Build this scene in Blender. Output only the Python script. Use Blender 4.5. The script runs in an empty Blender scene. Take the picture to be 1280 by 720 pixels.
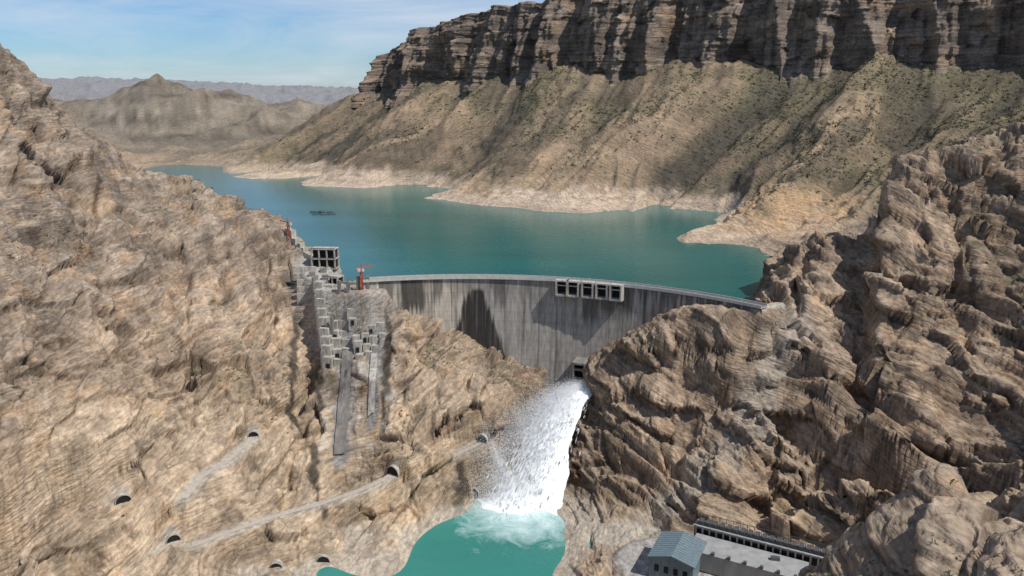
import bpy, math, random, bmesh, time
import numpy as np
from mathutils import Vector
random.seed(4); rng=np.random.default_rng(7)
scene=bpy.context.scene; COL=scene.collection
scene.view_settings.view_transform='Standard'; scene.view_settings.look='None'; scene.view_settings.exposure=0
# ---------------------------------------------------------------- camera
cd=bpy.data.cameras.new("camera"); cam=bpy.data.objects.new("camera",cd); COL.objects.link(cam); scene.camera=cam
cam.location=(0,0,360); cam.rotation_euler=(math.radians(90-14),0,0)
cd.sensor_width=36; cd.lens=36*1005/1280; cd.clip_start=1; cd.clip_end=40000
# ---------------------------------------------------------------- noise
PERM=rng.permutation(256).astype(np.int32); PERM=np.concatenate([PERM,PERM,PERM])
G=rng.normal(size=(256,3)).astype(np.float32); G/=np.linalg.norm(G,axis=1)[:,None]
RV=rng.random((256,3)).astype(np.float32)
def perlin(x,y,z,seed=0):
    x=np.asarray(x,dtype=np.float32)+seed*17.31; y=np.asarray(y,dtype=np.float32)+seed*7.77; z=np.asarray(z,dtype=np.float32)+np.zeros_like(x)+seed*3.13
    xi=np.floor(x).astype(np.int32); yi=np.floor(y).astype(np.int32); zi=np.floor(z).astype(np.int32)
    xf=x-xi; yf=y-yi; zf=z-zi
    u=xf*xf*xf*(xf*(xf*6-15)+10); v=yf*yf*yf*(yf*(yf*6-15)+10); w=zf*zf*zf*(zf*(zf*6-15)+10)
    xi&=255; yi&=255; zi&=255
    def g(dx,dy,dz):
        h=PERM[PERM[PERM[(xi+dx)&255]+((yi+dy)&255)]+((zi+dz)&255)]
        gg=G[h]
        return gg[...,0]*(xf-dx)+gg[...,1]*(yf-dy)+gg[...,2]*(zf-dz)
    a=g(0,0,0)*(1-u)+g(1,0,0)*u; b=g(0,1,0)*(1-u)+g(1,1,0)*u
    c=g(0,0,1)*(1-u)+g(1,0,1)*u; d=g(0,1,1)*(1-u)+g(1,1,1)*u
    return ((a*(1-v)+b*v)*(1-w)+(c*(1-v)+d*v)*w)*1.6
def ridged(x,y,z,seed=0): return 1-2*np.abs(np.clip(perlin(x,y,z,seed),-.5,.5))
def fbm(x,y,z,o=4,seed=0):
    s=0;a=1
    for i in range(o):
        s=s+a*perlin(x*2**i,y*2**i,z*2**i,seed+i); a*=.5
    return s
def facets(x,y,z,seed,tilt=1.0):
    x=x.astype(np.float32)+seed*11.3; y=y.astype(np.float32)+seed*5.7; z=z.astype(np.float32)+seed*2.9
    xi=np.floor(x).astype(np.int32); yi=np.floor(y).astype(np.int32); zi=np.floor(z).astype(np.int32)
    b1=np.full(x.shape,9e9,np.float32); b2=b1.copy(); val=np.zeros_like(x)
    for dx in (-1,0,1):
        for dy in (-1,0,1):
            for dz in (-1,0,1):
                h=PERM[PERM[PERM[(xi+dx)&255]+((yi+dy)&255)]+((zi+dz)&255)]
                r=RV[h]; ex=x-(xi+dx+.1+.8*r[...,0]); ey=y-(yi+dy+.1+.8*r[...,1]); ez=z-(zi+dz+.1+.8*r[...,2])
                d=ex*ex+ey*ey+ez*ez; g=G[(h*7+13)&255]; m=d<b1
                b2=np.where(m,b1,np.minimum(b2,d)); b1=np.where(m,d,b1)
                val=np.where(m,(r[...,1]-.5)+tilt*(g[...,0]*ex+g[...,1]*ey+g[...,2]*ez),val)
    return val,np.sqrt(b2)-np.sqrt(b1)
def sstep(a,b,x):
    t=np.clip((x-a)/(b-a),0,1); return t*t*(3-2*t)
def mixc(a,b,t): return a*(1-t[...,None])+np.asarray(b,dtype=np.float32)*t[...,None]
def blur(a,k):
    for ax in (0,1):
        p=np.pad(a,[(k+1,k) if i==ax else (0,0) for i in (0,1)],mode='edge').astype(np.float64); c=np.cumsum(p,axis=ax)
        a=((c[2*k+1:]-c[:-2*k-1]) if ax==0 else (c[:,2*k+1:]-c[:,:-2*k-1]))/(2*k+1)
    return a.astype(np.float32)
# ---------------------------------------------------------------- terrain control points, mostly image pixels projected at guessed depths (world x,y,z)
PTS="""-518 700 442;-415 520 263;-338 380 106;-446 733 407;-412 660 335;-376 581 251;-338 503 186;-315 452 125;-299 415 83;-439 784 363;-406 710 298;-356 600 217;-306 490 135
-422 814 317;-353 660 237;-311 560 166;-283 490 106;-263 440 66;-389 840 287;-342 862 262;-301 740 199;-269 640 138;-246 570 91;-230 520 59;-216 480 40
-268 865 234;-247 780 174;-221 680 124;-200 600 84;-184 540 54;-173 495 33;-233 840 203;-210 810 190;-176 780 174;-180 715 120;-161 620 68;-151 570 37
-128 735 181;-123 690 128;-115 630 77;-109 585 42;-89 715 157;-58 700 133;-14 690 123;29 685 96;-62 650 98;-14 650 83;-53 612 57;11 655 51
82 680 121;68 670 90;55 630 48;112 672 146;145 668 171;176 655 179;225 640 179;229 720 184;245 720 211;267 715 232;311 705 251;328 700 272;378 680 282;409 700 310;432 690 320;482 650 335
352 640 221;337 600 172;320 555 124;306 520 90;277 660 202;267 625 164;254 580 113;246 550 75;173 630 134;166 590 82;160 560 49;120 625 94;116 590 47;82 630 63
414 640 240;376 560 166;352 510 119;436 520 208;138 290 168;152 300 186;179 310 199;193 300 190;198 280 196;110 300 160;226 270 207
327 1050 196;387 1080 224;338 930 186;624 1000 322;504 1000 264;802 1300 371;-64 1620 251;88 1500 259;289 1400 266;458 1300 285;597 1250 312;-244 1780 258
-375 2100 350;-110 1900 374;101 1750 384;327 1620 392;518 1500 394;695 1420 396;828 1350 399;992 1280 407;-502 2150 298;-555 1950 229
-1371 3200 380;-1520 3200 352;-1240 3150 350;-1705 3200 313;-851 2900 207;-1060 3100 300;-1378 2700 179;-3351 6000 424;-2257 6000 385;-1800 6000 300;-1257 6500 326;-2832 6000 413
-174 499 30;-143 534 24;-101 531 26;-34 626 35;48 583 22;77 582 30;70 520 26;234 512 38;100 496 32;162 496 32;140 549 35;246 564 40
-735 2010 170;-591 1754 170;-374 1568 170;-255 1506 170;-113 1416 170;13 1282 170;99 1232 170;189 1178 170;298 1142 170;216 1017 170;291 893 170;213 725 168;-892 2053 168
-86 510 20;29 510 20;-52 587 20;-21 623 20;41 569 20;-140 518 20;-28 505 8;10 600 8;-5 560 8;-45 430 8;-80 350 8;-110 485 14
0 800 120;100 900 130;0 1000 130;-150 1000 130;-300 1200 140;100 1100 140;-400 1400 150;-600 1700 150;-750 1900 155;-180 850 135;-230 930 140;-300 1020 150;-400 1200 150;-550 1500 150;220 790 150;260 830 150;150 730 135;60 780 115;-100 790 130;200 950 150;-130 1250 140;0 720 118;60 710 90
-350 960 172;-450 1050 190;-600 1300 200;-800 1700 180;-500 800 380;-560 1000 300;-700 900 420
0 40 318;0 60 300;0 150 220;0 300 80;-150 300 60;-100 200 150;-250 300 90;-150 440 28;-220 400 38;-330 250 160;-60 350 30;130 220 180;190 200 215;60 220 160;60 300 110;60 380 40;150 345 110;200 350 120;250 350 150;160 400 45;250 420 65;110 430 34;100 360 50;320 400 150;300 250 240;400 300 260
400 850 215;480 850 240;330 850 190;350 780 225;600 850 330;560 700 350;800 900 420;560 450 330;1000 1000 450
-500 2600 200;-200 2900 250;500 2500 400;1500 1800 430;1500 900 480;-900 800 500;-1500 1200 420;-1500 2200 300;-2200 2600 300;-3000 3500 300;-2200 4300 210;-1200 4300 190;-500 4300 200;800 4500 350;2500 3500 450;-6000 6000 420;0 7000 330;3000 7000 350;0 11000 300;-5000 11000 300;5000 10000 300;-700 6000 300"""
P=np.array([[float(v) for v in q.split()] for q in PTS.replace("\n",";").split(";")])
def qc(x,y): return np.arctan2(x,y),np.log(np.hypot(x,y))
CC=0.022
qa,qb=qc(P[:,0],P[:,1]); n=len(P)
A=np.zeros((n+1,n+1)); A[:n,:n]=-np.sqrt((qa[:,None]-qa)**2+(qb[:,None]-qb)**2+CC*CC)
A[n,:n]=1;A[:n,n]=1
sol=np.linalg.solve(A,np.append(P[:,2],0))
def base_h(a,b):
    h=np.full(a.shape,sol[n])
    for i in range(n): h-=sol[i]*np.sqrt((a-qa[i])**2+(b-qb[i])**2+CC*CC)
    return h
def segdist(x,y,pl):
    bd=np.full(x.shape,1e9,dtype=np.float32); bz=np.zeros_like(bd); bs=np.zeros_like(bd); side=np.zeros_like(bd); acc=0
    for a,b in zip(pl[:-1],pl[1:]):
        dx,dy=b[0]-a[0],b[1]-a[1]; L2=dx*dx+dy*dy; L=math.sqrt(L2)
        t=np.clip(((x-a[0])*dx+(y-a[1])*dy)/L2,0,1)
        ex=x-a[0]-t*dx; ey=y-a[1]-t*dy; d=np.hypot(ex,ey); m=d<bd
        bd=np.where(m,d,bd); bz=np.where(m,a[2]+t*(b[2]-a[2]),bz); bs=np.where(m,acc+t*L,bs)
        side=np.where(m,np.sign(dx*ey-dy*ex),side); acc+=L
    return bd,bz,bs,side
ROADS={'a':[(-312,420,55),(-304,450,60),(-298,488,68),(-275,514,75)],
 'b':[(-236,525,73),(-232,548,78),(-218,572,81),(-210,603,85)],
 'c':[(-262,470,40),(-250,490,44),(-240,508,48)],
 'd':[(-225,505,47),(-197,524,50),(-172,552,46),(-150,567,45),(-120,580,50),(-97,594,55)],
 'e':[(-66,622,50),(-45,632,57),(-26,642,62)],
 'f':[(248,560,40),(290,520,46),(340,480,60)],
 'g':[(204,640,184),(224,652,184)]}
PORTALS=[(-275,516,74,10,.5),(-210,605,84,8,.2),(-240,510,47,9,.5),(-96,597,54,12,-.6),(-25,644,61,11,-.6),(-169,511,24,9,.1),(-139,526,20,9,.1),(-32,622,24,8,-.3)]
BENCH=[(270,940,1),(330,990,1),(380,1060,1),(330,1100,1)]
MESA=[(-250,3300,300,40),(-340,2500,340,70),(-378,2125,345,85),(-270,2040,366,130),(-110,1915,376,150),(101,1765,386,178),(327,1635,394,185),(518,1515,397,190),(695,1435,399,190),(828,1365,402,190),(992,1295,410,190),(1400,1150,420,190),(2400,900,430,190)]
DC=(-40.7,405.0); DR=339.0
# ---------------------------------------------------------------- terrain grid
rs=[45.]
while rs[-1]<14000:
    r=rs[-1]; k=.02 if r<150 else .003 if r<440 else .0019 if r<780 else .003 if r<1000 else .0045 if r<2400 else .015
    rs.append(r*(1+k))
rs=np.array(rs); th=np.radians(np.arange(-42,42.01,.088))
ri=np.unique(np.concatenate([np.arange(0,len(rs),5),[len(rs)-1]])); ti=np.unique(np.concatenate([np.arange(0,len(th),5),[len(th)-1]]))
cb,ca_=np.meshgrid(np.log(rs[ri]),th[ti],indexing='ij'); hc=base_h(ca_,cb)
tmp=np.stack([np.interp(np.arange(len(th)),ti,row) for row in hc])
j=np.clip(np.searchsorted(ri,np.arange(len(rs)),side='right')-1,0,len(ri)-2); fr=(np.arange(len(rs))-ri[j])/(ri[j+1]-ri[j])
Hh=(tmp[j]*(1-fr)[:,None]+tmp[j+1]*fr[:,None]).astype(np.float32)
rs=rs.astype(np.float32); th=th.astype(np.float32)
R,T=np.meshgrid(rs,th,indexing='ij'); X=R*np.sin(T); Y=R*np.cos(T)
near=1-sstep(880,1050,R); far=sstep(950,1150,R)
lf=1-sstep(-60,60,X)
def bump2(x,y,r,h): return h*np.exp(-((X-x)**2+(Y-y)**2)/(r*r))
Hh=Hh-bump2(-15,700,42,17)-bump2(-68,716,30,17)-bump2(25,690,25,7)-bump2(-95,722,22,10)
flat=np.zeros_like(X); rd={}
d,z,s,sdn=segdist(X+6*perlin(X/22,Y/22,0,6),Y,[(345,735,0),(318,690,0),(296,640,0),(284,600,0)])
q=d*sdn; Hh+=near*(sstep(-6,7,q)*15*np.exp(-(d/70)**2)-(1-sstep(-6,7,q))*34*np.exp(-(d/24)**2))
d,z,s,_=segdist(X,Y,[(240,648,172),(205,612,135),(160,588,88),(110,572,48),(72,552,28)]); scree=1-sstep(5,16,d+7*perlin(X/16,Y/16,0,5)); Hh-=6*(1-sstep(4,22,d))
km=near*sstep(22,40,Hh)*(1-.4*(1-sstep(330,420,R)))
dip=-.42*np.tanh((X-20)/70)
sw=perlin(X/70,Y/70,Hh/70,11)
def terr(h,per,lo,hi,amt,wp):
    s=(h-dip*X)/per+wp; f=s-np.floor(s); return amt*per*(sstep(lo,hi,f)-f+.17)
ta=.28+.2*(1-lf)
Hh=Hh+km*(terr(Hh,38,.4,.95,ta,1.3*sw)+terr(Hh,13,.4,.95,ta*.7,1.2*perlin(X/30,Y/30,Hh/40,12)))
wlft=.8*X+.6*Y; alft=.6*X-.8*Y; wr=.7*X-.7*Y; ar=.7*X+.7*Y
gw=12*perlin(X/60,Y/60,0,21)
gl=ridged((wlft+gw)/80,alft/240,0,22); gr=ridged((wr+gw)/75,ar/240,0,23)
Hh=Hh+km*(((gl-.7)*lf*16+(gr-.7)*(1-lf)*14))
for (x0,y0,x1,y1,w,dp) in [(262,700,236,655,6,12),(372,675,350,590,5,14),(-320,760,-255,590,7,12),(-262,820,-215,690,7,12),(-190,700,-176,560,6,14),(-400,760,-300,560,7,10),(150,655,140,600,5,10),(-40,690,-30,620,4,8),(215,600,190,560,5,10)]:
    dd,_,_,_=segdist(X+7*perlin(X/20,Y/20,0,31),Y+7*perlin(X/20,Y/20,5,31),[(x0,y0,0),(x1,y1,0)])
    Hh-=dp*np.exp(-(dd/w)**2)
for k,pl in ROADS.items():
    d,z,s,_=segdist(X,Y,pl); m=1-sstep(4.5,14,d); rd[k]=d
    Hh=Hh*(1-m)+z*m; flat=np.maximum(flat,1-sstep(4,16,d))
d,z,s,_=segdist(X,Y,[(105,513,30),(150,505,30),(240,480,31)]); m=1-sstep(28,46,d); Hh=Hh*(1-m)+z*m; flat=np.maximum(flat,1-sstep(26,46,d)); pad=1-sstep(26,38,d)
d,z,s,_=segdist(X,Y,[(-196,812,186),(-196,780,182),(-172,742,176),(-132,728,178)]); m=1-sstep(10,24,d); Hh=Hh*(1-m)+z*m; flat=np.maximum(flat,(1-sstep(12,30,d))*.9); ab1=1-sstep(15,34,d)
d,z,s,_=segdist(X,Y,[(-150,712,150),(-148,660,104),(-146,624,72)]); chute1=1-sstep(6,8,d+4*perlin(X/9,Y/9,0,3)); flat=np.maximum(flat,.75*(1-sstep(8,18,d))); shot1=d
d,z,s,_=segdist(X,Y,[(-124,700,150),(-122,670,112),(-118,640,84)]); chute2=1-sstep(4,7,d+4*perlin(X/9,Y/9,0,4)); flat=np.maximum(flat,.7*(1-sstep(8,18,d))); shot2=d
for (x,y,z,w,rz) in PORTALS:
    ca,sa=math.cos(rz),math.sin(rz); a=(X-x)*ca+(Y-y)*sa; b=-(X-x)*sa+(Y-y)*ca
    m=np.exp(-(a/(w*1.7))**4)*sstep(-1.5,4.5,b)*(1-sstep(14,48,b)); tgt=z+w*1.25+.25*b
    Hh=np.where(tgt>Hh,Hh*(1-m)+tgt*m,Hh)
rad=np.hypot(X-DC[0],Y-DC[1]); ta_=np.degrees(np.arctan2(Y-DC[1],X-DC[0]))
zc=np.interp(ta_,[40,45,52,56.3,62.9,68.5,76],[184,183,179.5,172,147,122,98])+2.5*perlin(X/8,Y/8,0,8)
mD=sstep(292,326,rad)*(1-sstep(347,360,rad))*sstep(42,46,ta_)*(1-sstep(68,74,ta_)); Hh=Hh*(1-mD)+zc*mD
dry=(X>62)&(Y<600)&(Y>380); Hh=np.where(dry,np.maximum(Hh,25),Hh)
# far slope spurs
w=.656*X-.755*Y; al=.755*X+.656*Y; wp=60*perlin(X/260,Y/260,0,41)+18*perlin(X/90,Y/90,0,48)
fl2=far*(1-sstep(2400,3000,R)); fm=fl2*sstep(168,215,Hh)
g1=ridged((w+wp)/215,al/900,0,42); g2=ridged((w+wp*1.3)/70,al/300,0,43); g3=ridged((w+wp)/27,al/120,0,44)
Hh=Hh+fm*((g1-.6)*58+(g2-.6)*20*(.6+.8*perlin(X/200,Y/200,0,49))+(g3-.6)*7)
Hh=Hh+fl2*(1-sstep(168,215,Hh))*((g1-.6)*18+(g2-.6)*8)
vf=sstep(2300,2800,R); hm=sstep(172,230,Hh)
Hh=Hh+vf*hm*(40*(ridged(X/650,Y/650,0,45)-.7)+30*(ridged(X/260,Y/260,0,47)-.6)+16*(ridged(X/110,Y/110,0,46)-.6))
Hh+=sstep(2200,2500,R)*(1-sstep(4500,5200,R))*(X<-600)*60*np.clip(ridged(X/380,Y/700,0,53)-.45,0,1)
bd,_,_,_=segdist(X,Y,BENCH); bm=1-sstep(50,95,bd)
bf=(Hh-170)/10; bfr=bf-np.floor(bf); Hh=Hh+bm*(Hh>170)*10*.85*(sstep(.55,.95,bfr)-bfr)
md,mz,ms,mside=segdist(X,Y,[(a,b,c) for a,b,c,d in MESA]); _,mh,_,_=segdist(X,Y,[(a,b,d) for a,b,c,d in MESA])
sd=md*mside; mt=sstep(48,75,sd); top=mz+mh+8*perlin(X/90,Y/90,0,51)-6
talus=np.exp(-np.clip(-sd,0,400)/30)*(sd<=0); Hh=Hh+talus*far*np.clip(mz+4-Hh,0,60)*.8
Hh=np.where(sd>0,np.minimum(Hh,mz+4),Hh); Hh=Hh*(1-mt)+top*mt
PX,PY,PZ=X.copy(),Y.copy(),Hh.astype(np.float32)
def normals(x,y,z):
    ax=np.stack([np.gradient(v,axis=1) for v in (x,y,z)],-1); ay=np.stack([np.gradient(v,axis=0) for v in (x,y,z)],-1)
    nn=np.cross(ax,ay); nn/=np.linalg.norm(nn,axis=-1)[...,None]+1e-9; return nn.astype(np.float32)
N=normals(PX,PY,blur(blur(PZ,6),5))
lm=near*(1-flat)*sstep(20,30,PZ)*(1-.45*(1-sstep(330,420,R)))
S=PZ-dip*PX+10*perlin(PX/60,PY/60,PZ/60,60); nrow=int(np.searchsorted(rs,1060))
def sub(a): return a[:nrow]
def pad2(a,fill=0):
    o=np.full(X.shape,fill,np.float32); o[:nrow]=a; return o
wx=perlin(sub(PX)/25,sub(PY)/25,sub(PZ)/25,59)*6
f1,e1=facets((sub(PX)+wx)/52,(sub(PY)+wx)/52,sub(S)/24,1,.9); f2,e2=facets((sub(PX)+wx*.6)/21,(sub(PY)-wx*.6)/21,sub(S)/8.5,2,.9); f3,e3=facets(sub(PX)/7.5,sub(PY)/7.5,sub(S)/3.4,3,.9)
f1,e1,f2,e2,f3,e3=[pad2(a,1 if i%2 else 0) for i,a in enumerate((f1,e1,f2,e2,f3,e3))]
b4=perlin(PX/3,PY/3,PZ/3,64)
rough=.62+.12*(1-lf)+.3*perlin(PX/130,PY/130,PZ/90,67)
fine=.35+.85*sstep(-.25,.4,perlin(PX/65,PY/65,PZ/45,68))
D=lm*rough*(f1*13+fine*(f2*5.0+f3*2.1)+b4*.4-2.2*(1-sstep(0,.06,e1))-1.2*(1-sstep(0,.08,e2)))+lm*perlin(PX/70,PY/70,PZ/70,61)*4+near*flat*b4*.2
D+=far*(1-mt)*(perlin(PX/22,PY/22,PZ/22,65)*3+perlin(PX/9,PY/9,PZ/9,66)*1.6)*sstep(165,185,PZ)
D*=1-.8*mD
PX=PX+N[...,0]*D; PY=PY+N[...,1]*D; PZ=PZ+N[...,2]*D
N=normals(PX,PY,PZ)
# ---------------------------------------------------------------- colours
C=np.zeros(X.shape+(3,),dtype=np.float32)
t1=fbm(PX/110,PY/110,PZ/80,3,71); t2=fbm(PX/30,PY/30,PZ/22,3,72)
st=perlin(PX/90,PY/90,S/4.5,73); st2=perlin(PX/60,PY/60,S/13,74)
stk=lf*perlin((wlft+gw)/11,alft/150,PZ/200,93)+(1-lf)*perlin((wr+gw)/11,ar/150,PZ/200,95)
C[:]=(.40,.292,.198)
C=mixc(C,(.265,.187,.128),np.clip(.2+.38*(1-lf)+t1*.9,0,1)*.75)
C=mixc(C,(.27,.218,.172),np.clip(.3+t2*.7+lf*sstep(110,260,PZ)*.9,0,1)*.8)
low=lf*(1-sstep(80,165,PZ+45*t1)); C=mixc(C,(.54,.415,.285),np.clip(low*(.8+.6*t2),0,1))
C=mixc(C,(.44,.28,.155),np.clip(sstep(.1,.5,t2+.5*st2)*.45*near,0,1))
C*=(1+.26*f1+.24*f2+.18*f3)[...,None]
C*= (1+.18*st+.22*st2+.33*stk)[...,None]
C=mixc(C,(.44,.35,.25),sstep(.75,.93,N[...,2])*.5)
C=mixc(C,(.16,.12,.09),sstep(.2,.6,fbm(PX/14,PY/14,PZ/40,2,75))*.35)
C=mixc(C,(.14,.135,.075),near*np.clip(sstep(.05,.5,t1)*sstep(-.05,.45,perlin(PX/12,PY/12,PZ/12,70))*sstep(.45,.75,N[...,2])*.65,0,1))
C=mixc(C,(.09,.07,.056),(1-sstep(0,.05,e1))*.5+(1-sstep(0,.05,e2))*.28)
C=mixc(C,(.37,.33,.275),scree*.6)
F=np.zeros_like(C); F[:]=(.27,.20,.135)
F=mixc(F,(.17,.155,.09),np.clip(.35+t1*.9+.35*sstep(250,380,PZ)+.4*sstep(200,700,X),0,1)*.8)
F=mixc(F,(.42,.30,.195),np.clip(sstep(.5,.95,g1)*.6+sstep(.5,.9,g2)*.35+t2*.35,0,1)*(1-.7*sstep(270,390,PZ)))  # tan spurs, with sun-facing brightness painted into their colour
F=mixc(F,(.105,.09,.068),np.clip((1-sstep(.25,.65,g2))*.65+(1-sstep(.2,.5,g1))*.35,0,1))
F*=(1+.2*perlin(PX/200,PY/200,PZ/7,76))[...,None]
F=mixc(F,(.56,.435,.32),(1-sstep(185,201,PZ+10*t2+12*t1))*.9*(1-sstep(1800,2400,R)))
F*=(1+.3*perlin(PX/300,PY/300,PZ/3.5,77)*(1-sstep(184,202,PZ)))[...,None]
F=mixc(F,(.52,.35,.205),bm*sstep(168,180,PZ)*np.clip(.7+t2,0,1)*(1-sstep(215,235,PZ)))
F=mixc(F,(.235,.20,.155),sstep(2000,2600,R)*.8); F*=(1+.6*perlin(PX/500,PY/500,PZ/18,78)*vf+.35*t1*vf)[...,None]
F=mixc(F,(.28,.28,.29),sstep(3800,6000,R)*.85)  # aerial haze painted as a greyer colour on the distant hills
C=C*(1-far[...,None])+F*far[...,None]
sh=np.clip((1-sstep(10,26,np.minimum(shot1,shot2)))*(PZ>60)*(.2+1.1*perlin(PX/9,PY/9,PZ/40,79)),0,1); C=mixc(C,(.46,.44,.40),sh*.8)
for mm_ in (chute1,chute2): C=mixc(C,(.27,.265,.25),mm_*.85)
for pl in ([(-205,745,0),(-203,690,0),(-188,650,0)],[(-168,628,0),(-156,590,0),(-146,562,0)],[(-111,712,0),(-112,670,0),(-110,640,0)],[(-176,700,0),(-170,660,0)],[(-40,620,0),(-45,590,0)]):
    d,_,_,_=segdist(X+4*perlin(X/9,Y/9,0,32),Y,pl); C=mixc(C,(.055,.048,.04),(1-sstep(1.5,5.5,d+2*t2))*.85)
C=mixc(C,(.42,.39,.34),np.clip(ab1*(.7+t2*.6),0,1)); C=mixc(C,(.38,.355,.32),pad)
C=mixc(C,(.46,.40,.32),1-sstep(4,8,np.minimum.reduce(list(rd.values()))))
wet=np.exp(-((X-12)**2+(Y-640)**2)/55**2)*(PZ<95)*near; C*=(1-.35*wet)[...,None]
C=mixc(C,(.5,.44,.36),near*(1-sstep(24,29,PZ+3*t2))*.6)
C=np.clip(C,.02,.75)
def grid_mesh(name,x,y,z,col=None,smooth=True,fattr=None):
    a,b=x.shape; me=bpy.data.meshes.new(name); nv=a*b; nf=(a-1)*(b-1)
    me.vertices.add(nv); me.vertices.foreach_set("co",np.stack([x,y,z],-1).astype(np.float32).ravel())
    idx=np.arange(nv,dtype=np.int32).reshape(a,b)
    f=np.stack([idx[:-1,:-1],idx[:-1,1:],idx[1:,1:],idx[1:,:-1]],-1).reshape(-1)
    me.loops.add(nf*4); me.loops.foreach_set("vertex_index",f)
    me.polygons.add(nf); me.polygons.foreach_set("loop_start",np.arange(nf,dtype=np.int32)*4)
    me.update(calc_edges=True)
    me.polygons.foreach_set("use_smooth",np.full(nf,smooth))
    if col is not None:
        at=me.color_attributes.new("Col",'FLOAT_COLOR','POINT')
        at.data.foreach_set("color",np.concatenate([col,np.ones(col.shape[:-1]+(1,))],-1).astype(np.float32).ravel())
    if fattr is not None:
        at=me.attributes.new("Strat",'FLOAT','POINT'); at.data.foreach_set("value",fattr.astype(np.float32).ravel())
    ob=bpy.data.objects.new(name,me); COL.objects.link(ob); return ob
# ---------------------------------------------------------------- materials
def newmat(name):
    m=bpy.data.materials.new(name); m.use_nodes=True; nt=m.node_tree; nt.nodes.clear()
    o=nt.nodes.new('ShaderNodeOutputMaterial'); b=nt.nodes.new('ShaderNodeBsdfPrincipled'); nt.links.new(b.outputs[0],o.inputs[0]); return m,nt,b,o
def ramp(nt,src,a,b,ca,cb):
    r=nt.nodes.new('ShaderNodeMapRange'); r.inputs[1].default_value=a; r.inputs[2].default_value=b; r.inputs[3].default_value=ca; r.inputs[4].default_value=cb; nt.links.new(src,r.inputs[0]); return r.outputs[0]
def mth(nt,op,a,b=None):
    r=nt.nodes.new('ShaderNodeMath'); r.operation=op
    for i,v in enumerate((a,b)):
        if v is None: continue
        if isinstance(v,(int,float)): r.inputs[i].default_value=v
        else: nt.links.new(v,r.inputs[i])
    return r.outputs[0]
m,nt,b,o=newmat("rock"); L=nt.links.new; M_rock=m
at=nt.nodes.new('ShaderNodeAttribute'); at.attribute_name="Col"; tc=nt.nodes.new('ShaderNodeTexCoord'); P_=tc.outputs['Object']
sa_n=nt.nodes.new('ShaderNodeAttribute'); sa_n.attribute_name="Strat"; sx=nt.nodes.new('ShaderNodeSeparateXYZ'); L(P_,sx.inputs[0])
def strat_vec(kx,ks):
    c=nt.nodes.new('ShaderNodeCombineXYZ'); L(mth(nt,'MULTIPLY',sx.outputs[0],kx),c.inputs[0]); L(mth(nt,'MULTIPLY',sx.outputs[1],kx),c.inputs[1]); L(mth(nt,'MULTIPLY',sa_n.outputs['Fac'],ks),c.inputs[2]); return c.outputs[0]
def noise(vec,s,d=5,r=.6):
    x=nt.nodes.new('ShaderNodeTexNoise'); x.inputs['Scale'].default_value=s; x.inputs['Detail'].default_value=d; x.inputs['Roughness'].default_value=r; L(vec,x.inputs['Vector']); return x
n2=noise(P_,.3,5,.72).outputs[0]; n3=noise(strat_vec(.04,.36),1.0,5,.66).outputs[0]
wv=nt.nodes.new('ShaderNodeVectorMath'); wv.operation='MULTIPLY_ADD'; L(noise(P_,.18,3,.6).outputs[1],wv.inputs[0]); wv.inputs[1].default_value=(.55,.55,.55); L(strat_vec(.2,.46),wv.inputs[2])
vo=nt.nodes.new('ShaderNodeTexVoronoi'); vo.feature='F1'; vo.inputs['Scale'].default_value=1.0; L(wv.outputs[0],vo.inputs['Vector'])
vs=nt.nodes.new('ShaderNodeSeparateColor'); L(vo.outputs['Color'],vs.inputs[0])
f=mth(nt,'MULTIPLY',ramp(nt,n2,.3,.7,.78,1.22),ramp(nt,n3,.3,.7,.74,1.26)); f=mth(nt,'MULTIPLY',f,ramp(nt,vs.outputs[0],0,1,.89,1.11)); f=mth(nt,'MULTIPLY',f,ramp(nt,vo.outputs['Distance'],.45,.8,1.0,.76))
mx=nt.nodes.new('ShaderNodeVectorMath'); mx.operation='SCALE'; L(at.outputs['Color'],mx.inputs[0]); L(f,mx.inputs['Scale']); L(mx.outputs[0],b.inputs['Base Color'])
b.inputs['Roughness'].default_value=.95; b.inputs['Specular IOR Level'].default_value=.1
h=mth(nt,'ADD',mth(nt,'MULTIPLY',n3,2.8),mth(nt,'MULTIPLY',n2,1.4)); h=mth(nt,'ADD',h,mth(nt,'MULTIPLY',vs.outputs[1],.7)); h=mth(nt,'SUBTRACT',h,mth(nt,'MULTIPLY',vo.outputs['Distance'],1.0))
bp=nt.nodes.new('ShaderNodeBump'); bp.inputs['Strength'].default_value=.68; bp.inputs['Distance'].default_value=1; L(h,bp.inputs['Height']); L(bp.outputs[0],b.inputs['Normal'])
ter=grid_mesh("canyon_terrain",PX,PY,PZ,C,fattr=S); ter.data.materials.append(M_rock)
def simple(name,col,rough=.85,var=.25,sc=.3,metal=0):
    m,nt,b,o=newmat(name); L=nt.links.new
    tc=nt.nodes.new('ShaderNodeTexCoord'); x=nt.nodes.new('ShaderNodeTexNoise'); x.inputs['Scale'].default_value=sc; x.inputs['Detail'].default_value=7; x.inputs['Roughness'].default_value=.65
    mp=nt.nodes.new('ShaderNodeMapping'); mp.inputs['Scale'].default_value=(1,1,.25); L(tc.outputs['Object'],mp.inputs[0]); L(mp.outputs[0],x.inputs['Vector'])
    f=ramp(nt,x.outputs[0],.25,.75,1-var,1+var); s=nt.nodes.new('ShaderNodeVectorMath'); s.operation='SCALE'; s.inputs[0].default_value=col; L(f,s.inputs['Scale']); L(s.outputs[0],b.inputs['Base Color'])
    b.inputs['Roughness'].default_value=rough; b.inputs['Metallic'].default_value=metal; return m
M_conc=simple("concrete",(.40,.37,.315),.9,.6,.35); M_cd=simple("weathered_concrete",(.21,.192,.168),.9,.5,.2); M_cl=simple("parapet_concrete",(.5,.48,.43),.85,.2)
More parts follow.
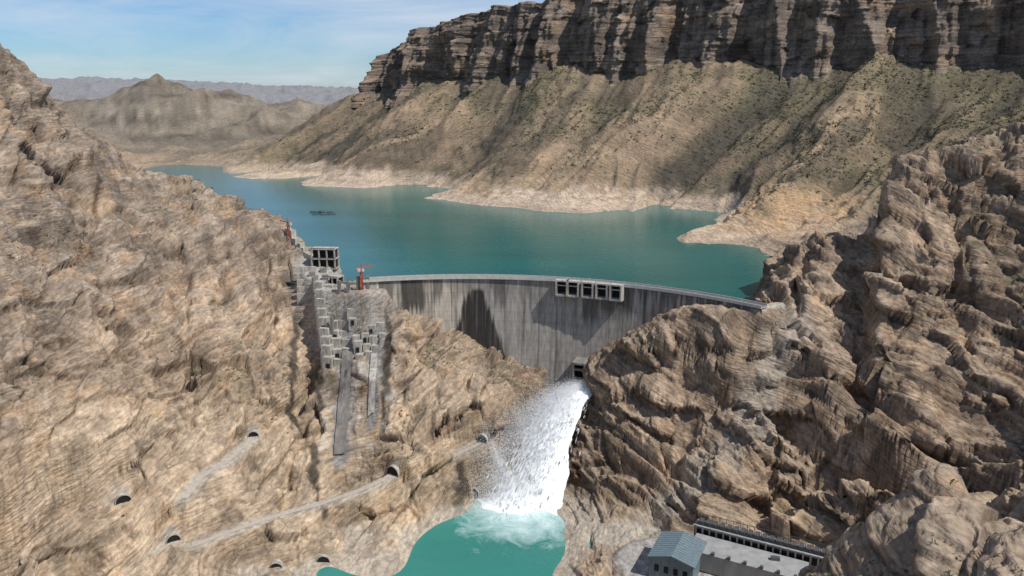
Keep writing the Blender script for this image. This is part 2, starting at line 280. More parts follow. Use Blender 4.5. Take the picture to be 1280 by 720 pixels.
M_dark=simple("dark_opening",(.012,.011,.01),.9,.2); M_red=simple("crane_paint",(.45,.09,.03),.6,.2); M_steel=simple("steel",(.12,.125,.13),.5,.2,metal=.4)
M_roof=simple("blue_roof",(.14,.205,.23),.5,.35,.5); M_deck=simple("roof_deck",(.31,.305,.29),.8,.3,.15); M_road=simple("gravel_road",(.45,.39,.315),.95,.25,.4); M_asph=simple("crest_asphalt",(.16,.155,.15),.9,.2)
# ---------------------------------------------------------------- mesa cliff wall
pl=np.array(MESA); seg=np.hypot(np.diff(pl[:,0]),np.diff(pl[:,1])); s0=np.concatenate([[0],np.cumsum(seg)])
kn=np.arange(0,s0[-1],2.4)
def smooth_interp(col,wid=60):
    v=np.interp(kn,s0,pl[:,col]); k=int(wid/2.4); ker=np.hanning(2*k+1); ker/=ker.sum(); vp=np.pad(v,k,mode='reflect',reflect_type='odd'); return np.convolve(vp,ker,'valid')
bx,by,bz,bh=[smooth_interp(i) for i in range(4)]
tx=np.gradient(bx); ty=np.gradient(by); tl=np.hypot(tx,ty); tx/=tl; ty/=tl; ox,oy=ty,-tx
V=np.linspace(-.4,1.0,150); U,VV=np.meshgrid(kn,V,indexing='ij'); b2d=lambda a:np.repeat(a[:,None],len(V),1)
BX,BY,BZ,BH=b2d(bx),b2d(by),b2d(bz),b2d(bh); OX,OY=b2d(ox),b2d(oy); z0=U*0
Zc=BZ+VV*BH*(1+.06*perlin(U/120,z0,z0,80)+.05*perlin(U/40,z0,z0,81)+.025*perlin(U/10,z0,z0,79))
ex=perlin(U/70,z0,Zc/150,82); sk=perlin(U/90,z0,z0,78)*.12
setb=np.clip(VV,-.1,1)*16+16*sstep(.28,.38,VV+sk)*(.6+perlin(U/60,z0,z0,77))+12*sstep(.58,.64,VV+sk*.7)+9*sstep(.80,.86,VV+sk*.3)
rg=ridged(U/130,z0,Zc/400,83)-.55; rg2=ridged((U+14*ex)/48,z0,Zc/200,84)-.55; rg3=ridged((U+5*ex)/17,z0,Zc/90,85)-.55; rg4=ridged(U/7,z0,Zc/40,94)-.55
bl,be=facets(U/22,z0,Zc/16,9,.8)
lowm=1-sstep(.5,.9,VV)*.35
out=-setb+rg*44+rg2*22*lowm+rg3*9*lowm+rg4*3+bl*7+perlin(U/80,z0,Zc/4,87)*2.4+perlin(U/150,z0,Zc/11,88)*3+8-VV.clip(-1,0)*110
out=out-26*sstep(.985,1,VV)
CXm=BX+OX*out; CYm=BY+OY*out
cc=np.zeros(CXm.shape+(3,),dtype=np.float32); cc[:]=(.215,.168,.135)
cc=mixc(cc,(.31,.245,.185),np.clip(.35+perlin(U/200,z0,Zc/8,89)*1.4,0,1)*.7); cc=mixc(cc,(.095,.08,.068),np.clip(.25+perlin(U/12,z0,Zc/90,90)*1.3,0,1)*.75)
cc=mixc(cc,(.35,.24,.15),np.clip(perlin(U/50,z0,Zc/30,91)-.1,0,1)); cc=np.clip(cc*(1+.3*perlin(U/300,z0,Zc/3.5,92)+.3*bl)[...,None],.02,.6)
cl=grid_mesh("mesa_cliff",CXm,CYm,Zc,cc,fattr=Zc); cl.data.materials.append(M_rock)
# ---------------------------------------------------------------- water
def water_mat(name,col,wave,bump,foam=None):
    m,nt,b,o=newmat(name); L=nt.links.new; tc=nt.nodes.new('ShaderNodeTexCoord'); P_=tc.outputs['Object']
    x=nt.nodes.new('ShaderNodeTexNoise'); x.inputs['Scale'].default_value=wave; x.inputs['Detail'].default_value=5; L(P_,x.inputs['Vector'])
    y=nt.nodes.new('ShaderNodeTexNoise'); y.inputs['Scale'].default_value=.006; y.inputs['Detail'].default_value=4
    mp=nt.nodes.new('ShaderNodeMapping'); mp.inputs['Scale'].default_value=(.5,2.2,1); L(P_,mp.inputs[0]); L(mp.outputs[0],y.inputs['Vector'])
    f=ramp(nt,y.outputs[0],.3,.7,.84,1.16); s=nt.nodes.new('ShaderNodeVectorMath'); s.operation='SCALE'; s.inputs[0].default_value=col; L(f,s.inputs['Scale']); out=s.outputs[0]
    b.inputs['Roughness'].default_value=.12; b.inputs['IOR'].default_value=1.33
    if foam:
        d=nt.nodes.new('ShaderNodeVectorMath'); d.operation='DISTANCE'; L(P_,d.inputs[0]); d.inputs[1].default_value=foam
        z=nt.nodes.new('ShaderNodeTexNoise'); z.inputs['Scale'].default_value=.05; z.inputs['Detail'].default_value=9; z.inputs['Roughness'].default_value=.72; z.inputs['Distortion'].default_value=1.0; L(P_,z.inputs['Vector'])
        k=mth(nt,'ADD',ramp(nt,d.outputs['Value'],14,110,1.0,-.1),mth(nt,'MULTIPLY',mth(nt,'SUBTRACT',z.outputs[0],.5),1.2))
        k=ramp(nt,k,.3,1.1,0,1); mm=nt.nodes.new('ShaderNodeMixRGB'); L(k,mm.inputs[0]); L(out,mm.inputs[1]); mm.inputs[2].default_value=(.75,.87,.86,1); out=mm.outputs[0]
        L(ramp(nt,k,0,1,.15,.8),b.inputs['Roughness'])
    L(out,b.inputs['Base Color'])
    bp=nt.nodes.new('ShaderNodeBump'); bp.inputs['Strength'].default_value=.6; bp.inputs['Distance'].default_value=bump; L(x.outputs[0],bp.inputs['Height']); L(bp.outputs[0],b.inputs['Normal']); return m
def poly_obj(name,pts,z,mat):
    me=bpy.data.meshes.new(name); me.from_pydata([(a,b,z) for a,b in pts],[],[list(range(len(pts)))]); ob=bpy.data.objects.new(name,me); COL.objects.link(ob); me.materials.append(mat); return ob
def arc(th,r): return (DC[0]+r*math.cos(th),DC[1]+r*math.sin(th))
arcp=[arc(math.radians(a),340.5) for a in range(106,43,-2)]
poly_obj("reservoir_water",(arcp+[(300,690),(450,900),(800,1300),(-150,2700),(-1700,2700),(-1100,1500),(-330,850),(-200,770)])[::-1],170,water_mat("reservoir_water",(.013,.122,.113),.25,.5))
poly_obj("river_water",[(-220,60),(95,60),(95,715),(-220,715)],20,water_mat("river_water",(.04,.215,.18),.3,.6,foam=(12,618,20)))
# ---------------------------------------------------------------- helpers for built things
def empty(name,loc=(0,0,0)):
    e=bpy.data.objects.new(name,None); e.location=loc; COL.objects.link(e); return e
def mesh_obj(name,verts,faces,mat,parent=None):
    me=bpy.data.meshes.new(name); me.from_pydata(verts,[],faces); me.update(); ob=bpy.data.objects.new(name,me); COL.objects.link(ob); me.materials.append(mat)
    if parent: ob.parent=parent
    return ob
BF=[(0,3,2,1),(4,5,6,7),(0,1,5,4),(1,2,6,5),(2,3,7,6),(3,0,4,7)]
class Multi:
    def __init__(s): s.v=[];s.f=[]
    def box(s,c,d,rz=0,taper=1):
        o=len(s.v); ca,sa=math.cos(rz),math.sin(rz)
        for zz,k in ((-.5,1),(.5,taper)):
            for xx,yy in ((-.5,-.5),(.5,-.5),(.5,.5),(-.5,.5)):
                x=xx*d[0]*k;y=yy*d[1]*k; s.v.append((c[0]+x*ca-y*sa,c[1]+x*sa+y*ca,c[2]+zz*d[2]))
        s.f+=[tuple(o+i for i in q) for q in BF]
    def bar(s,a,b,w):
        a=Vector(a);b=Vector(b);d=(b-a).normalized(); u=d.cross(Vector((0,0,1)));
        if u.length<.01:u=Vector((1,0,0))
        u.normalize();v=d.cross(u); o=len(s.v)
        for p in (a,b):
            for i,j in ((-1,-1),(1,-1),(1,1),(-1,1)): s.v.append(tuple(p+u*i*w/2+v*j*w/2))
        s.f+=[tuple(o+i for i in q) for q in BF]
    def obj(s,name,mat,parent=None): return mesh_obj(name,s.v,s.f,mat,parent)
# ---------------------------------------------------------------- arch dam
dam=empty("arch_dam")
TH=np.radians(np.linspace(107,43,620)); ZZ=np.linspace(184.8,12,230); TT,Zd=np.meshgrid(TH,ZZ,indexing='ij'); hd=185-Zd
RRd=DR-4-.02*hd-.0007*hd**2
DX=DC[0]+RRd*np.cos(TT); DY=DC[1]+RRd*np.sin(TT); uu=-DR*(TT-math.radians(90)); u0=uu*0
dc=np.zeros(DX.shape+(3,),dtype=np.float32); dc[:]=(.33,.30,.26)
dc=mixc(dc,(.53,.46,.36),np.clip(1-sstep(-8,12,uu+14*perlin(uu/10,Zd/50,0,101)),0,1)*.85)
dc=mixc(dc,(.12,.11,.10),np.clip(.10+1.0*perlin(uu/5,Zd/70,0,102)+.6*perlin(uu/1.8,Zd/40,0,103),0,1)*.85)
dc=mixc(dc,(.50,.465,.41),np.clip(-.05+1.0*perlin(uu/4,Zd/50,0,104),0,1)*.65)
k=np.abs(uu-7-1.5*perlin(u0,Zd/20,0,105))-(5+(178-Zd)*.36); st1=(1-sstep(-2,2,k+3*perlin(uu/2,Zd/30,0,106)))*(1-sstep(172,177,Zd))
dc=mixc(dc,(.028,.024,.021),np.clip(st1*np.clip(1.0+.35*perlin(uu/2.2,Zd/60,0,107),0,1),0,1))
st3=(1-sstep(9,14,np.abs(uu+54)+3*perlin(uu/3,Zd/30,0,108)))*sstep(146,160,Zd+10*perlin(uu/2,u0,u0,109)); dc=mixc(dc,(.045,.04,.034),st3*.9)
for (uc,hw,zl) in ((-78,4,162),(-30,3,166),(30,4,160),(118,6,150),(135,5,158),(150,7,160)):
    s4=(1-sstep(hw,hw+3,np.abs(uu-uc)+2*perlin(uu/2,Zd/30,0,112)))*sstep(zl-8,zl+6,Zd+8*perlin(uu/2,u0,u0,113)); dc=mixc(dc,(.07,.062,.054),s4*.7)
drip=sstep(-.25,.35,perlin(uu/2.4,u0,u0,110)+(Zd-176)/22); dc=mixc(dc,(.10,.09,.08),drip*.5*(uu>100)+drip*.35)
jl=np.abs((uu/17)-np.round(uu/17))*17; dc*=(1-.4*(jl<.45))[...,None]
ll=np.abs((Zd/9)-np.round(Zd/9))*9; dc*=(1-.15*(ll<.4))[...,None]; dc*=(1+.09*perlin(np.floor(uu/17)*.37,np.floor(Zd/3)*.41,0.5,111))[...,None]
dc=np.clip(dc,.02,.6)
dw=grid_mesh("downstream_face",DX,DY,Zd,dc); dw.parent=dam
m,nt,b,o=newmat("dam_concrete"); at=nt.nodes.new('ShaderNodeAttribute'); at.attribute_name="Col"; tc=nt.nodes.new('ShaderNodeTexCoord'); nz=nt.nodes.new('ShaderNodeTexNoise'); nz.inputs['Scale'].default_value=.5; nz.inputs['Detail'].default_value=8
mp=nt.nodes.new('ShaderNodeMapping'); mp.inputs['Scale'].default_value=(1,1,.2); nt.links.new(tc.outputs['Object'],mp.inputs[0]); nt.links.new(mp.outputs[0],nz.inputs['Vector'])
s=nt.nodes.new('ShaderNodeVectorMath'); s.operation='SCALE'; nt.links.new(at.outputs['Color'],s.inputs[0]); nt.links.new(ramp(nt,nz.outputs[0],.3,.7,.75,1.25),s.inputs['Scale']); nt.links.new(s.outputs[0],b.inputs['Base Color']); b.inputs['Roughness'].default_value=.9
dw.data.materials.append(m)
def ring(name,r0,r1,z0,z1,a0,a1,mat,parent,nseg=160):
    v=[];f=[]
    for i in range(nseg+1):
        a=math.radians(a0+(a1-a0)*i/nseg)
        for r,z in ((r0,z0),(r1,z0),(r1,z1),(r0,z1)): x,y=arc(a,r); v.append((x,y,z))
    for i in range(nseg):
        for j in range(4): q=i*4; f.append((q+j,q+(j+1)%4,q+4+(j+1)%4,q+4+j))
    f+= [(0,3,2,1),(nseg*4,nseg*4+1,nseg*4+2,nseg*4+3)]
    return mesh_obj(name,v,f,mat,parent)
ring("upstream_wall",DR-1,DR+4,60,184.6,107,43,M_cd,dam)
ring("crest_slab",DR-5.8,DR+4.6,184.7,185.7,107,43,M_cl,dam); ring("crest_road",DR-4.6,DR+3.2,185.7,185.76,107,43,M_asph,dam)
ring("downstream_parapet",DR-5.7,DR-5.2,185.7,187.3,107,43,M_cl,dam); ring("upstream_parapet",DR+3.6,DR+4.1,185.7,187.2,107,43,M_cl,dam)
mb=Multi(); mk=Multi(); ml=Multi()
def ath(x,r=DR): return math.acos((x-DC[0])/r)
for gi,xc in enumerate((49,59.5,73,86,98.5)):
    a=ath(xc); rz=a-math.pi/2; wd=5.2
    for off in (-wd,wd):
        aa=a+off/DR; x,y=arc(aa,DR-8.5); mb.box((x,y,180),(1.5,10,13),rz)
    x,y=arc(a,DR-9.5); mb.box((x,y,187.0),(12.2,7,1.2),rz); x,y=arc(a,DR-5.6); mk.box((x,y,180.6),(8.8,3.5,10.5),rz); x,y=arc(a,DR-9.2); mb.box((x,y,173.4),(12.2,7.5,1.8),rz)
    x,y=arc(a,DR-10.5); ml.box((x,y,182.5),(8.8,1,.8),rz)
for a_ in np.linspace(104,46,32):
    x,y=arc(math.radians(a_),DR-5.45); ml.box((x,y,188.6),(.25,.25,2.6),0)
mb.obj("gate_piers",M_conc,dam); mk.obj("gate_openings",M_dark,dam); ml.obj("gate_beams_and_lamp_posts",M_cl,dam)
mb=Multi(); mk=Multi()
for xc in (66,82):
    a=ath(xc,327); rz=a-math.pi/2; 
    x,y=arc(a,322); mb.box((x,y,113),(13,18,2),rz); mb.box((x,y,96),(13,18,2.4),rz)
    for off in (-5.6,5.6): aa=a+off/325; x,y=arc(aa,322); mb.box((x,y,104.5),(1.8,18,16),rz)
    x,y=arc(a,326); mk.box((x,y,104.5),(9.4,9,14.6),rz); x,y=arc(a,315); mb.box((x,y,107),(9,2,2.0),rz)
mb.obj("outlet_blocks",M_cd,dam); mk.obj("outlet_openings",M_dark,dam)
bpy.context.view_layer.update()
def zter(x,y):
    ok,loc,_,_=ter.ray_cast(Vector((x,y,900)),Vector((0,0,-1))); return loc.z if ok else 0
# ---------------------------------------------------------------- left abutment intake works
it=empty("spillway_intake_structure"); mb=Multi(); mk=Multi(); mc=Multi()
def frame(cx,cy,z0,w,d,h,nb,ns,rz):
    ca,sa=math.cos(rz),math.sin(rz)
    L=lambda x,y:(cx+x*ca-y*sa,cy+x*sa+y*ca)
    x,y=L(0,1.6); mk.box((x,y,z0+h/2),(w-1.4,d-3.4,h-1.4),rz)
    for i in range(nb+1):
        px=-w/2+i*w/nb
        for yy in (-d/2,d/2): x,y=L(px,yy); mb.box((x,y,z0+h/2),(1.3,1.3,h),rz)
    for k in range(ns+1):
        x,y=L(0,0); mb.box((x,y,z0+k*h/ns),(w+1.8,d+1.8,.8),rz)
        for yy in (-d/2-.6,): x,y=L(0,yy); mc.box((x,y,z0+k*h/ns+1.0),(w+1.6,.15,.9),rz)
frame(-190,800,182,24,12,20,3,2,-.1); frame(-170,752,172,11,11,12,2,1,-.3)
rr_=random.Random(9)
for i in range(9):
    y=744-i*6; z=175-i*7.2
    for j,(x,w_) in enumerate(((-183,9),(-173.5,8),(-165,7))):
        mb.box((x+i*2.0,y+(j-1)*1.2,z-3+rr_.uniform(-1.2,1.2)+(3 if j==0 else 0)),(w_,8,13),-.18)
        if i%2==j%2 and j<2: mk.box((x+i*2.0,y-4.3+(j-1)*1.2,z-2.5),(3.4,1,4.5),-.18)
    if i%2==0: mc.box((-187.5+i*2.0,y,z+3),(1.4,12,16),-.18)
for i in range(8):
    y=728-i*5.2; z=173-i*7
    for j,(x,w_) in enumerate(((-153,7),(-145,6.5),(-137.5,6.5),(-129,6))):
        if (i+j)%5==4: continue
        mb.box((x+i*2.2,y+(j%2)*1.5,z-2+rr_.uniform(-2,2.5)),(w_,6.5,12),-.08)
        if (i+j)%3==0: mk.box((x+i*2.2,y-3.6+(j%2)*1.5,z-1.5),(2.6,.8,4.5),-.08)
for i,(x,y,z,h) in enumerate(((-161,727,172,28),(-152,724,168,36),(-143,726,174,32),(-134,727,176,28),(-166,712,142,26),(-126,716,160,24))):
    mc.box((x,y,z),(2.6,3.4,h),-.1)
    if i<3: mc.box((x+4.5,y,z+h/2-2),(7,2.2,1.6),-.1)
for i in range(12):
    x,y=-200-i*3.6,808+i*3.6; z=zter(x,y); mb.box((x,y,z+1),(rr_.uniform(4,7),6,rr_.uniform(6,13)),-.7)
# terraced retaining walls below the gate tower
for i in range(5):
    x,y=-205+i*1.5,782-i*7; z=186-i*5.0; mb.box((x,y,z-5),(18,2.2,12),.12)
for (dx,dy) in ((0,0),(14,-6),(26,-4),(8,14)):
    mc.box((-196+dx,768+dy,zter(-196+dx,768+dy)+2),(6,4,5),.2)
mb.obj("stepped_blocks",M_conc,it); mk.obj("openings",M_dark,it); mc.obj("piers",M_cd,it)
def slab(name,pts,w,mat):
    v=[];f=[]
    for i,(x,y) in enumerate(pts):
        for dx in (-w/2,-w/6,w/6,w/2): v.append((x+dx,y-1.5,zter(x+dx,y)+.8))
    for i in range(len(pts)-1):
        for j in range(3): f.append((i*4+j,i*4+j+1,i*4+5+j,i*4+4+j))
    mesh_obj(name,v,f,mat,it)
slab("chute_slab",[(-150+i*.25,700-i*4.5) for i in range(17)],10,M_cd); slab("chute_slab_upper",[(-124+i*.3,690-i*4.5) for i in range(11)],6,M_conc)
def crane(x,y,z,h,j,ang):
    e=empty("tower_crane"); m_=Multi()
    for sx in (-1,1):
        for sy in (-1,1): m_.bar((x+sx,y+sy,z),(x+sx,y+sy,z+h),.5)
    for k in range(int(h/3)):
        m_.bar((x-1,y-1,z+k*3),(x+1,y-1,z+k*3+3),.3); m_.bar((x+1,y+1,z+k*3),(x-1,y+1,z+k*3+3),.3)
    c,s_=math.cos(ang),math.sin(ang)
    m_.bar((x-c*j*.3,y-s_*j*.3,z+h),(x+c*j,y+s_*j,z+h+j*.12),.9); m_.bar((x,y,z+h),(x,y,z+h+5),.8); m_.bar((x,y,z+h+5),(x+c*j*.8,y+s_*j*.8,z+h+j*.1),.25); m_.bar((x,y,z+h+5),(x-c*j*.3,y-s_*j*.3,z+h),.25)
    m_.obj("lattice",M_red,e); m2=Multi(); m2.box((x-c*j*.27,y-s_*j*.27,z+h-1),(3,3,2.5),ang); m2.box((x+1.5,y-1.5,z+h-1.2),(2,2,2.2),ang); m2.obj("counterweight_and_cab",M_cl,e)
crane(-236,838,zter(-236,838),18,11,2.6); crane(-139,724,176,22,11,.6)
# ---------------------------------------------------------------- roads
for k,plr in ROADS.items():
    if k=='g': continue
    pts=[]
    for a,b in zip(plr[:-1],plr[1:]):
        nn=max(2,int(math.dist(a,b)/3))
        for i in range(nn): pts.append(tuple(a[j]+(b[j]-a[j])*i/nn for j in range(3)))
    pts.append(plr[-1]); v=[];f=[]
    for i,p in enumerate(pts):
        q=pts[min(i+1,len(pts)-1)]; o_=pts[max(i-1,0)]; dx,dy=q[0]-o_[0],q[1]-o_[1]; l=math.hypot(dx,dy); nx,ny=-dy/l,dx/l
        for w_ in (-2.6,-1,1,2.6): v.append((p[0]+nx*w_*random.uniform(.85,1.1),p[1]+ny*w_,p[2]+.25))
    for i in range(len(pts)-1):
        for j in range(3): f.append((i*4+j,i*4+j+1,i*4+5+j,i*4+4+j))
    mesh_obj("gravel_road",v,f,M_road)
# ---------------------------------------------------------------- tunnel portals
def portal(x,y,z,w,rz):
    e=empty("tunnel_portal"); n_=14; v=[];f=[]; ca,sa=math.cos(rz),math.sin(rz)
    def Lc(a,b,c): return (x+a*ca-b*sa,y+a*sa+b*ca,z+c)
    prof=lambda r:[(-r,-1)]+[(-r*math.cos(math.pi*i/n_),r*.35+r*math.sin(math.pi*i/n_)) for i in range(n_+1)]+[(r,-1)]
    po=prof(w*.56); pi_=prof(w*.51); k=len(po)
    for d in (-1.8,3):
        for p in po: v.append(Lc(p[0],d,p[1]))
        for p in pi_: v.append(Lc(p[0],d,p[1]))
    for i in range(k-1):
        f.append((i,i+1,k+i+1,k+i)); f.append((2*k+i,2*k+i+1,i+1,i)); f.append((k+i,k+i+1,3*k+i+1,3*k+i))
    mesh_obj("concrete_frame",v,f,M_conc,e)
    v2=[Lc(p[0],-1.2,p[1]) for p in pi_]; mesh_obj("dark_bore",v2,[tuple(range(k))],M_dark,e)
for p in PORTALS: portal(*p)
# ---------------------------------------------------------------- power station
ps=empty("power_station"); mb=Multi();mk=Multi();md_=Multi();ms_=Multi()
ang=math.atan2(490-534,216-136); ca,sa=math.cos(ang),math.sin(ang)
GL=lambda u,v:(136+u*ca-v*sa,534+u*sa+v*ca)
x,y=GL(46,0); mb.box((x,y,40),(92,10,18),ang)
for i in range(19):
    x,y=GL(1.5+i*5,-5.6); md_.box((x,y,41),(1.0,1.4,18),ang); x,y=GL(4+i*5,-5.05); mk.box((x,y,44.5),(3.4,.5,5),ang)
    x,y=GL(4+i*5,0); ms_.box((x,y,50.6),(3.0,6,3.0),ang)
    x,y=GL(1.5+i*5,2); ms_.bar((x,y,49),(x,y,56),.3)
ms_.bar((GL(0,2)[0],GL(0,2)[1],55.5),(GL(92,2)[0],GL(92,2)[1],55.5),.3)
x,y=GL(46,-5.4); md_.box((x,y,49.3),(93,1.6,1.0),ang)
x,y=GL(42,-20); md_.box((x,y,38),(78,24,14),ang)
for i in range(7): x,y=GL(10+i*11,-31); ms_.box((x,y,46),(2.2,2.2,1.8),ang)
x,y=GL(60,-16); ms_.box((x,y,46.2),(6,3,2.2),ang+.3)
A_=ang+.05; ca2,sa2=math.cos(A_),math.sin(A_); HL=lambda u,vv,z:(116+u*ca2-vv*sa2,502+u*sa2+vv*ca2,z)
hv=[HL(-15,-17,30),HL(15,-17,30),HL(15,17,30),HL(-15,17,30),HL(-15,-17,46),HL(15,-17,46),HL(15,17,46),HL(-15,17,46),HL(0,-17,50),HL(0,17,50)]
mesh_obj("hall_walls",hv,[(0,1,5,8,4),(1,2,6,5),(2,3,7,9,6),(3,0,4,7)],M_roof,ps)
rv=[HL(-16.5,-18,46.0),HL(0,-18,50.4),HL(16.5,-18,46.0),HL(-16.5,18,46.0),HL(0,18,50.4),HL(16.5,18,46.0)]; rv+=[(a,b,c+.5) for a,b,c in rv]
mesh_obj("hall_roof",rv,[(0,1,4,3),(1,2,5,4),(6,9,10,7),(7,10,11,8),(0,6,7,1),(1,7,8,2),(3,4,10,9),(4,5,11,10),(0,3,9,6),(2,8,11,5)],M_roof,ps)
rb=Multi()
for i in range(13):
    vv=-17.5+i*2.9; rb.bar(HL(-16.3,vv,46.75),HL(0,vv,51.1),.3); rb.bar(HL(16.3,vv,46.75),HL(0,vv,51.1),.3)
rb.obj("roof_ribs",M_deck,ps)
for i in range(6): vv=-13+i*5.2; p=HL(-15.1,vv,39); mk.box(p,(.4,2.6,5),A_)
for i in range(4): p=HL(-10+i*6.6,-17.1,39); mk.box(p,(3,.4,5),A_)
mb.obj("gallery_wall",M_cd,ps); mk.obj("windows",M_dark,ps); md_.obj("roof_decks",M_deck,ps); ms_.obj("transformers_and_busbars",M_steel,ps)
# ---------------------------------------------------------------- floating boom
e=empty("floating_barge"); mb=Multi()
for i,(dx,dy) in enumerate(((0,0),(13,-4),(26,-3),(8,-22),(22,-26),(34,-22))): mb.box((-312+dx,1256+dy,170.6),(11,5,1.4),.1*i)
mb.box((-300,1250,172),(4,3,2.5),.2); mb.obj("pontoons",M_steel,e)
# ---------------------------------------------------------------- jet
def flakes(name,A0,B0,Wd,mat,parent=None):
    n_=len(A0); d=B0-A0; rv=rng.normal(size=(n_,3)); u=np.cross(d,rv); u/=np.linalg.norm(u,axis=1)[:,None]+1e-9
    v=np.stack([A0,A0+d*.5+u*Wd[:,None],B0,A0+d*.5-u*Wd[:,None]],1)
    f=np.arange(n_*4,dtype=np.int32)
    me=bpy.data.meshes.new(name); me.vertices.add(n_*4); me.vertices.foreach_set("co",v.astype(np.float32).ravel()); me.loops.add(len(f)); me.loops.foreach_set("vertex_index",f); me.polygons.add(n_); me.polygons.foreach_set("loop_start",np.arange(n_,dtype=np.int32)*4); me.update(calc_edges=True)
    ob=bpy.data.objects.new(name,me); COL.objects.link(ob); me.materials.append(mat); ob.parent=parent; return ob
def foam_mat(name,tl,mixg):
    m=bpy.data.materials.new(name); m.use_nodes=True; nt=m.node_tree; nt.nodes.clear(); o=nt.nodes.new('ShaderNodeOutputMaterial')
    df=nt.nodes.new('ShaderNodeBsdfDiffuse'); df.inputs[0].default_value=(.97,.98,.985,1); tr=nt.nodes.new('ShaderNodeBsdfTranslucent'); tr.inputs[0].default_value=(.97,.98,.985,1)
    ms2=nt.nodes.new('ShaderNodeMixShader'); ms2.inputs[0].default_value=tl; nt.links.new(df.outputs[0],ms2.inputs[1]); nt.links.new(tr.outputs[0],ms2.inputs[2]); nt.links.new(ms2.outputs[0],o.inputs[0])
    if mixg:
        nn=nt.nodes.new('ShaderNodeCombineXYZ'); nn.inputs[0].default_value=.32; nn.inputs[1].default_value=-.55; nn.inputs[2].default_value=.77
        mixn=nt.nodes.new('ShaderNodeVectorMath'); mixn.operation='MULTIPLY_ADD'; ge=nt.nodes.new('ShaderNodeNewGeometry'); nt.links.new(ge.outputs['Normal'],mixn.inputs[0]); mixn.inputs[1].default_value=(.4,.4,.4); nt.links.new(nn.outputs[0],mixn.inputs[2])
        nrm=nt.nodes.new('ShaderNodeVectorMath'); nrm.operation='NORMALIZE'; nt.links.new(mixn.outputs[0],nrm.inputs[0]); nt.links.new(nrm.outputs[0],df.inputs['Normal'])
    return m
M_ww=foam_mat("white_water",.1,True); M_sp=foam_mat("spray_droplets",.5,False)
jet=empty("water_jet")
tk=np.linspace(0,3.95,240); ak=np.linspace(0,2*np.pi,160); TK,AK=np.meshgrid(tk,ak,indexing='ij')
V0=np.array([-16.6,-17,.5]); cx=74+V0[0]*TK; cy=691+V0[1]*TK; cz=97+V0[2]*TK-4.9*TK**2
wd=7+3.0*TK+1.15*TK**2; tk2=2.4+2.1*TK; px_,py_=.73,-.68
nn=perlin(np.cos(AK)*3.2,np.sin(AK)*3.2,TK*1.1,122)*.3+perlin(np.cos(AK)*9,np.sin(AK)*9,TK*1.8,123)*.17+perlin(np.cos(AK)*22,np.sin(AK)*22,TK*5,124)*.1
ca_,sa_=np.cos(AK)*(1+nn),np.sin(AK)*(1+nn)
JX=cx+px_*wd*ca_+.68*tk2*sa_*.7; JY=cy+py_*wd*ca_+.73*tk2*sa_*.7; JZ=cz+tk2*sa_*.55
core=grid_mesh("core",JX,JY,np.maximum(JZ,19),None); core.data.materials.append(M_ww); core.parent=jet
fr_=np.linspace(0,1,60); fa=np.linspace(0,2*np.pi,160); FR,FA=np.meshgrid(fr_,fa,indexing='ij')
rr2=FR*(30+5*perlin(np.cos(FA)*2,np.sin(FA)*2,0*FA,131)); FX=6+rr2*np.cos(FA)*1.25; FY=624+rr2*np.sin(FA)*.95
FZ=19.5+15*np.exp(-(FR*1.9)**2)*(1+.5*perlin(FX/5,FY/5,0,132))+2.4*perlin(FX/3,FY/3,0,133)*(1-FR)+1.2*(1-FR)
mo=grid_mesh("foam_mound",FX,FY,FZ,None); mo.data.materials.append(M_ww); mo.parent=jet
nj=13000
src=np.where(rng.random((nj,1))<.5,np.array([[68,692,97.]]),np.array([[81,689,97.]])); srcx=src[:,0]
vel=np.stack([-15.3+rng.normal(0,2.9,nj)-(srcx>74)*2.2,-17+rng.normal(0,2.7,nj),.5+rng.normal(0,2.0,nj)],-1)
t=rng.random(nj)**.75*3.9; dt=rng.uniform(.06,.22,nj)
def traj(t): 
    p=src+vel*t[:,None]; p[:,2]-=4.9*t*t; p[:,2]=np.maximum(p[:,2],19.6); return p
flakes("streaks",traj(t),traj(t+dt),(.12+.2*t)*rng.uniform(.35,1.1,nj),M_sp,parent=jet)
ns=80000
a=rng.uniform(0,6.283,ns); r=np.abs(rng.normal(0,16,ns)); h=np.abs(rng.normal(0,1,ns))*21*np.exp(-r/34)
x=3+r*np.cos(a)*1.4-.45*h; y=622+r*np.sin(a)*1.1+.3*h; p0=np.stack([x,y,20+h],-1)
ns2=75000; tt_=rng.random(ns2)**.7*3.9; q=np.array([70,691,97.])+np.array([-16.8,-17,.5])*tt_[:,None]; q[:,2]-=4.9*tt_**2; q+=rng.normal(0,1,(ns2,3))*(1.2+3.3*tt_[:,None])*np.array([1.3,1.1,1.0])+np.stack([-4.6*tt_,2*tt_,3.0*tt_],-1); q[:,2]=np.maximum(q[:,2],20)
pp=np.concatenate([p0,q]); dd=rng.normal(0,.36,(len(pp),3)); flakes("spray",pp,pp+dd,rng.uniform(.10,.27,len(pp)),M_sp,parent=jet)
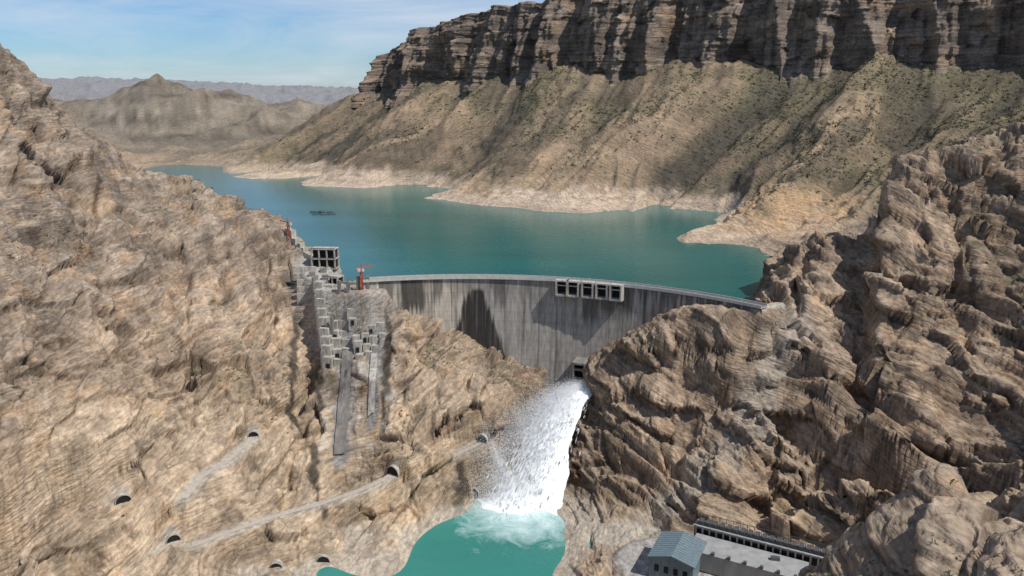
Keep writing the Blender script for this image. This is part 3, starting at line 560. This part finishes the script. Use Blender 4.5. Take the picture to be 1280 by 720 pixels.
# ---------------------------------------------------------------- shrubs
fx,fy,fz,fn_=PX.ravel(),PY.ravel(),PZ.ravel(),N[...,2].ravel(); rr=R.ravel(); tt1=t1.ravel()
pr=np.where((rr>1050)&(rr<2100)&(fz>195),.9*np.clip(.45+tt1+.3*sstep(100,600,fx),0.05,1.3)*sstep(190,300,fz),0)+np.where((rr<950)&(rr>250)&(fz>60)&(fn_>.45),np.clip(tt1*1.2+.05,0,1)*.12*(fx<0)+np.clip(tt1+.1,0,1)*.04,0)
pr=pr*(flat.ravel()<.2)*(mt.ravel()<.01)*(np.abs(np.arctan2(fx,fy))<.68)
pr/=pr.sum(); idx=rng.choice(len(pr),15000,p=pr,replace=False); nb=len(idx)
ctr=np.stack([fx[idx],fy[idx],fz[idx]],-1); rad=np.where(rr[idx]>1000,rng.uniform(1.2,3.2,nb),rng.uniform(.6,1.6,nb)); K=10
off=rng.normal(size=(nb,K,3))*.5; off[...,2]=np.abs(off[...,2])*.9; tri=rng.normal(size=(nb,K,3,3))*.38
vv=ctr[:,None,None,:]+rad[:,None,None,None]*(off[:,:,None,:]+tri); vv=vv.reshape(-1,3).astype(np.float32)
me=bpy.data.meshes.new("shrubs"); me.vertices.add(len(vv)); me.vertices.foreach_set("co",vv.ravel()); me.loops.add(len(vv)); me.loops.foreach_set("vertex_index",np.arange(len(vv),dtype=np.int32)); me.polygons.add(len(vv)//3); me.polygons.foreach_set("loop_start",np.arange(len(vv)//3,dtype=np.int32)*3); me.update(calc_edges=True)
so=bpy.data.objects.new("shrubs",me); COL.objects.link(so); me.materials.append(simple("shrub_foliage",(.08,.085,.042),.9,.4,.05))
# ---------------------------------------------------------------- light
sd_=Vector((.51,-.31,.80)).normalized(); el=math.asin(sd_.z); az=math.atan2(sd_.x,sd_.y)
sl=bpy.data.lights.new("sun",'SUN'); sl.energy=4.0; sl.angle=math.radians(.5); sl.color=(1,.965,.91); so=bpy.data.objects.new("sun",sl); COL.objects.link(so); so.rotation_euler=sd_.to_track_quat('Z','Y').to_euler()
w=bpy.data.worlds.new("World"); scene.world=w; w.use_nodes=True; nt=w.node_tree; bg=nt.nodes['Background']; sk=nt.nodes.new('ShaderNodeTexSky'); sk.sky_type='NISHITA'; sk.sun_disc=False; sk.sun_elevation=el; sk.sun_rotation=az; sk.altitude=300; sk.air_density=1.0; sk.dust_density=.3; sk.ozone_density=3
tint=nt.nodes.new('ShaderNodeMixRGB'); tint.blend_type='MULTIPLY'; tint.inputs[0].default_value=1; tint.inputs[2].default_value=(.62,.84,1.12,1); nt.links.new(sk.outputs[0],tint.inputs[1])
tc=nt.nodes.new('ShaderNodeTexCoord'); mp=nt.nodes.new('ShaderNodeMapping'); mp.inputs['Scale'].default_value=(1.6,1.6,8); mp.inputs['Rotation'].default_value=(0,math.radians(14),0); nt.links.new(tc.outputs['Generated'],mp.inputs[0]); nz=nt.nodes.new('ShaderNodeTexNoise'); nz.inputs['Scale'].default_value=2.2; nz.inputs['Detail'].default_value=8; nz.inputs['Roughness'].default_value=.62; nz.inputs['Distortion'].default_value=.6; nt.links.new(mp.outputs[0],nz.inputs['Vector'])
mx=nt.nodes.new('ShaderNodeMixRGB'); nt.links.new(ramp(nt,nz.outputs[0],.38,.7,0,.7),mx.inputs[0]); nt.links.new(tint.outputs[0],mx.inputs[1]); mx.inputs[2].default_value=(7.2,7.8,8.6,1); nt.links.new(mx.outputs[0],bg.inputs[0]); bg.inputs[1].default_value=.095
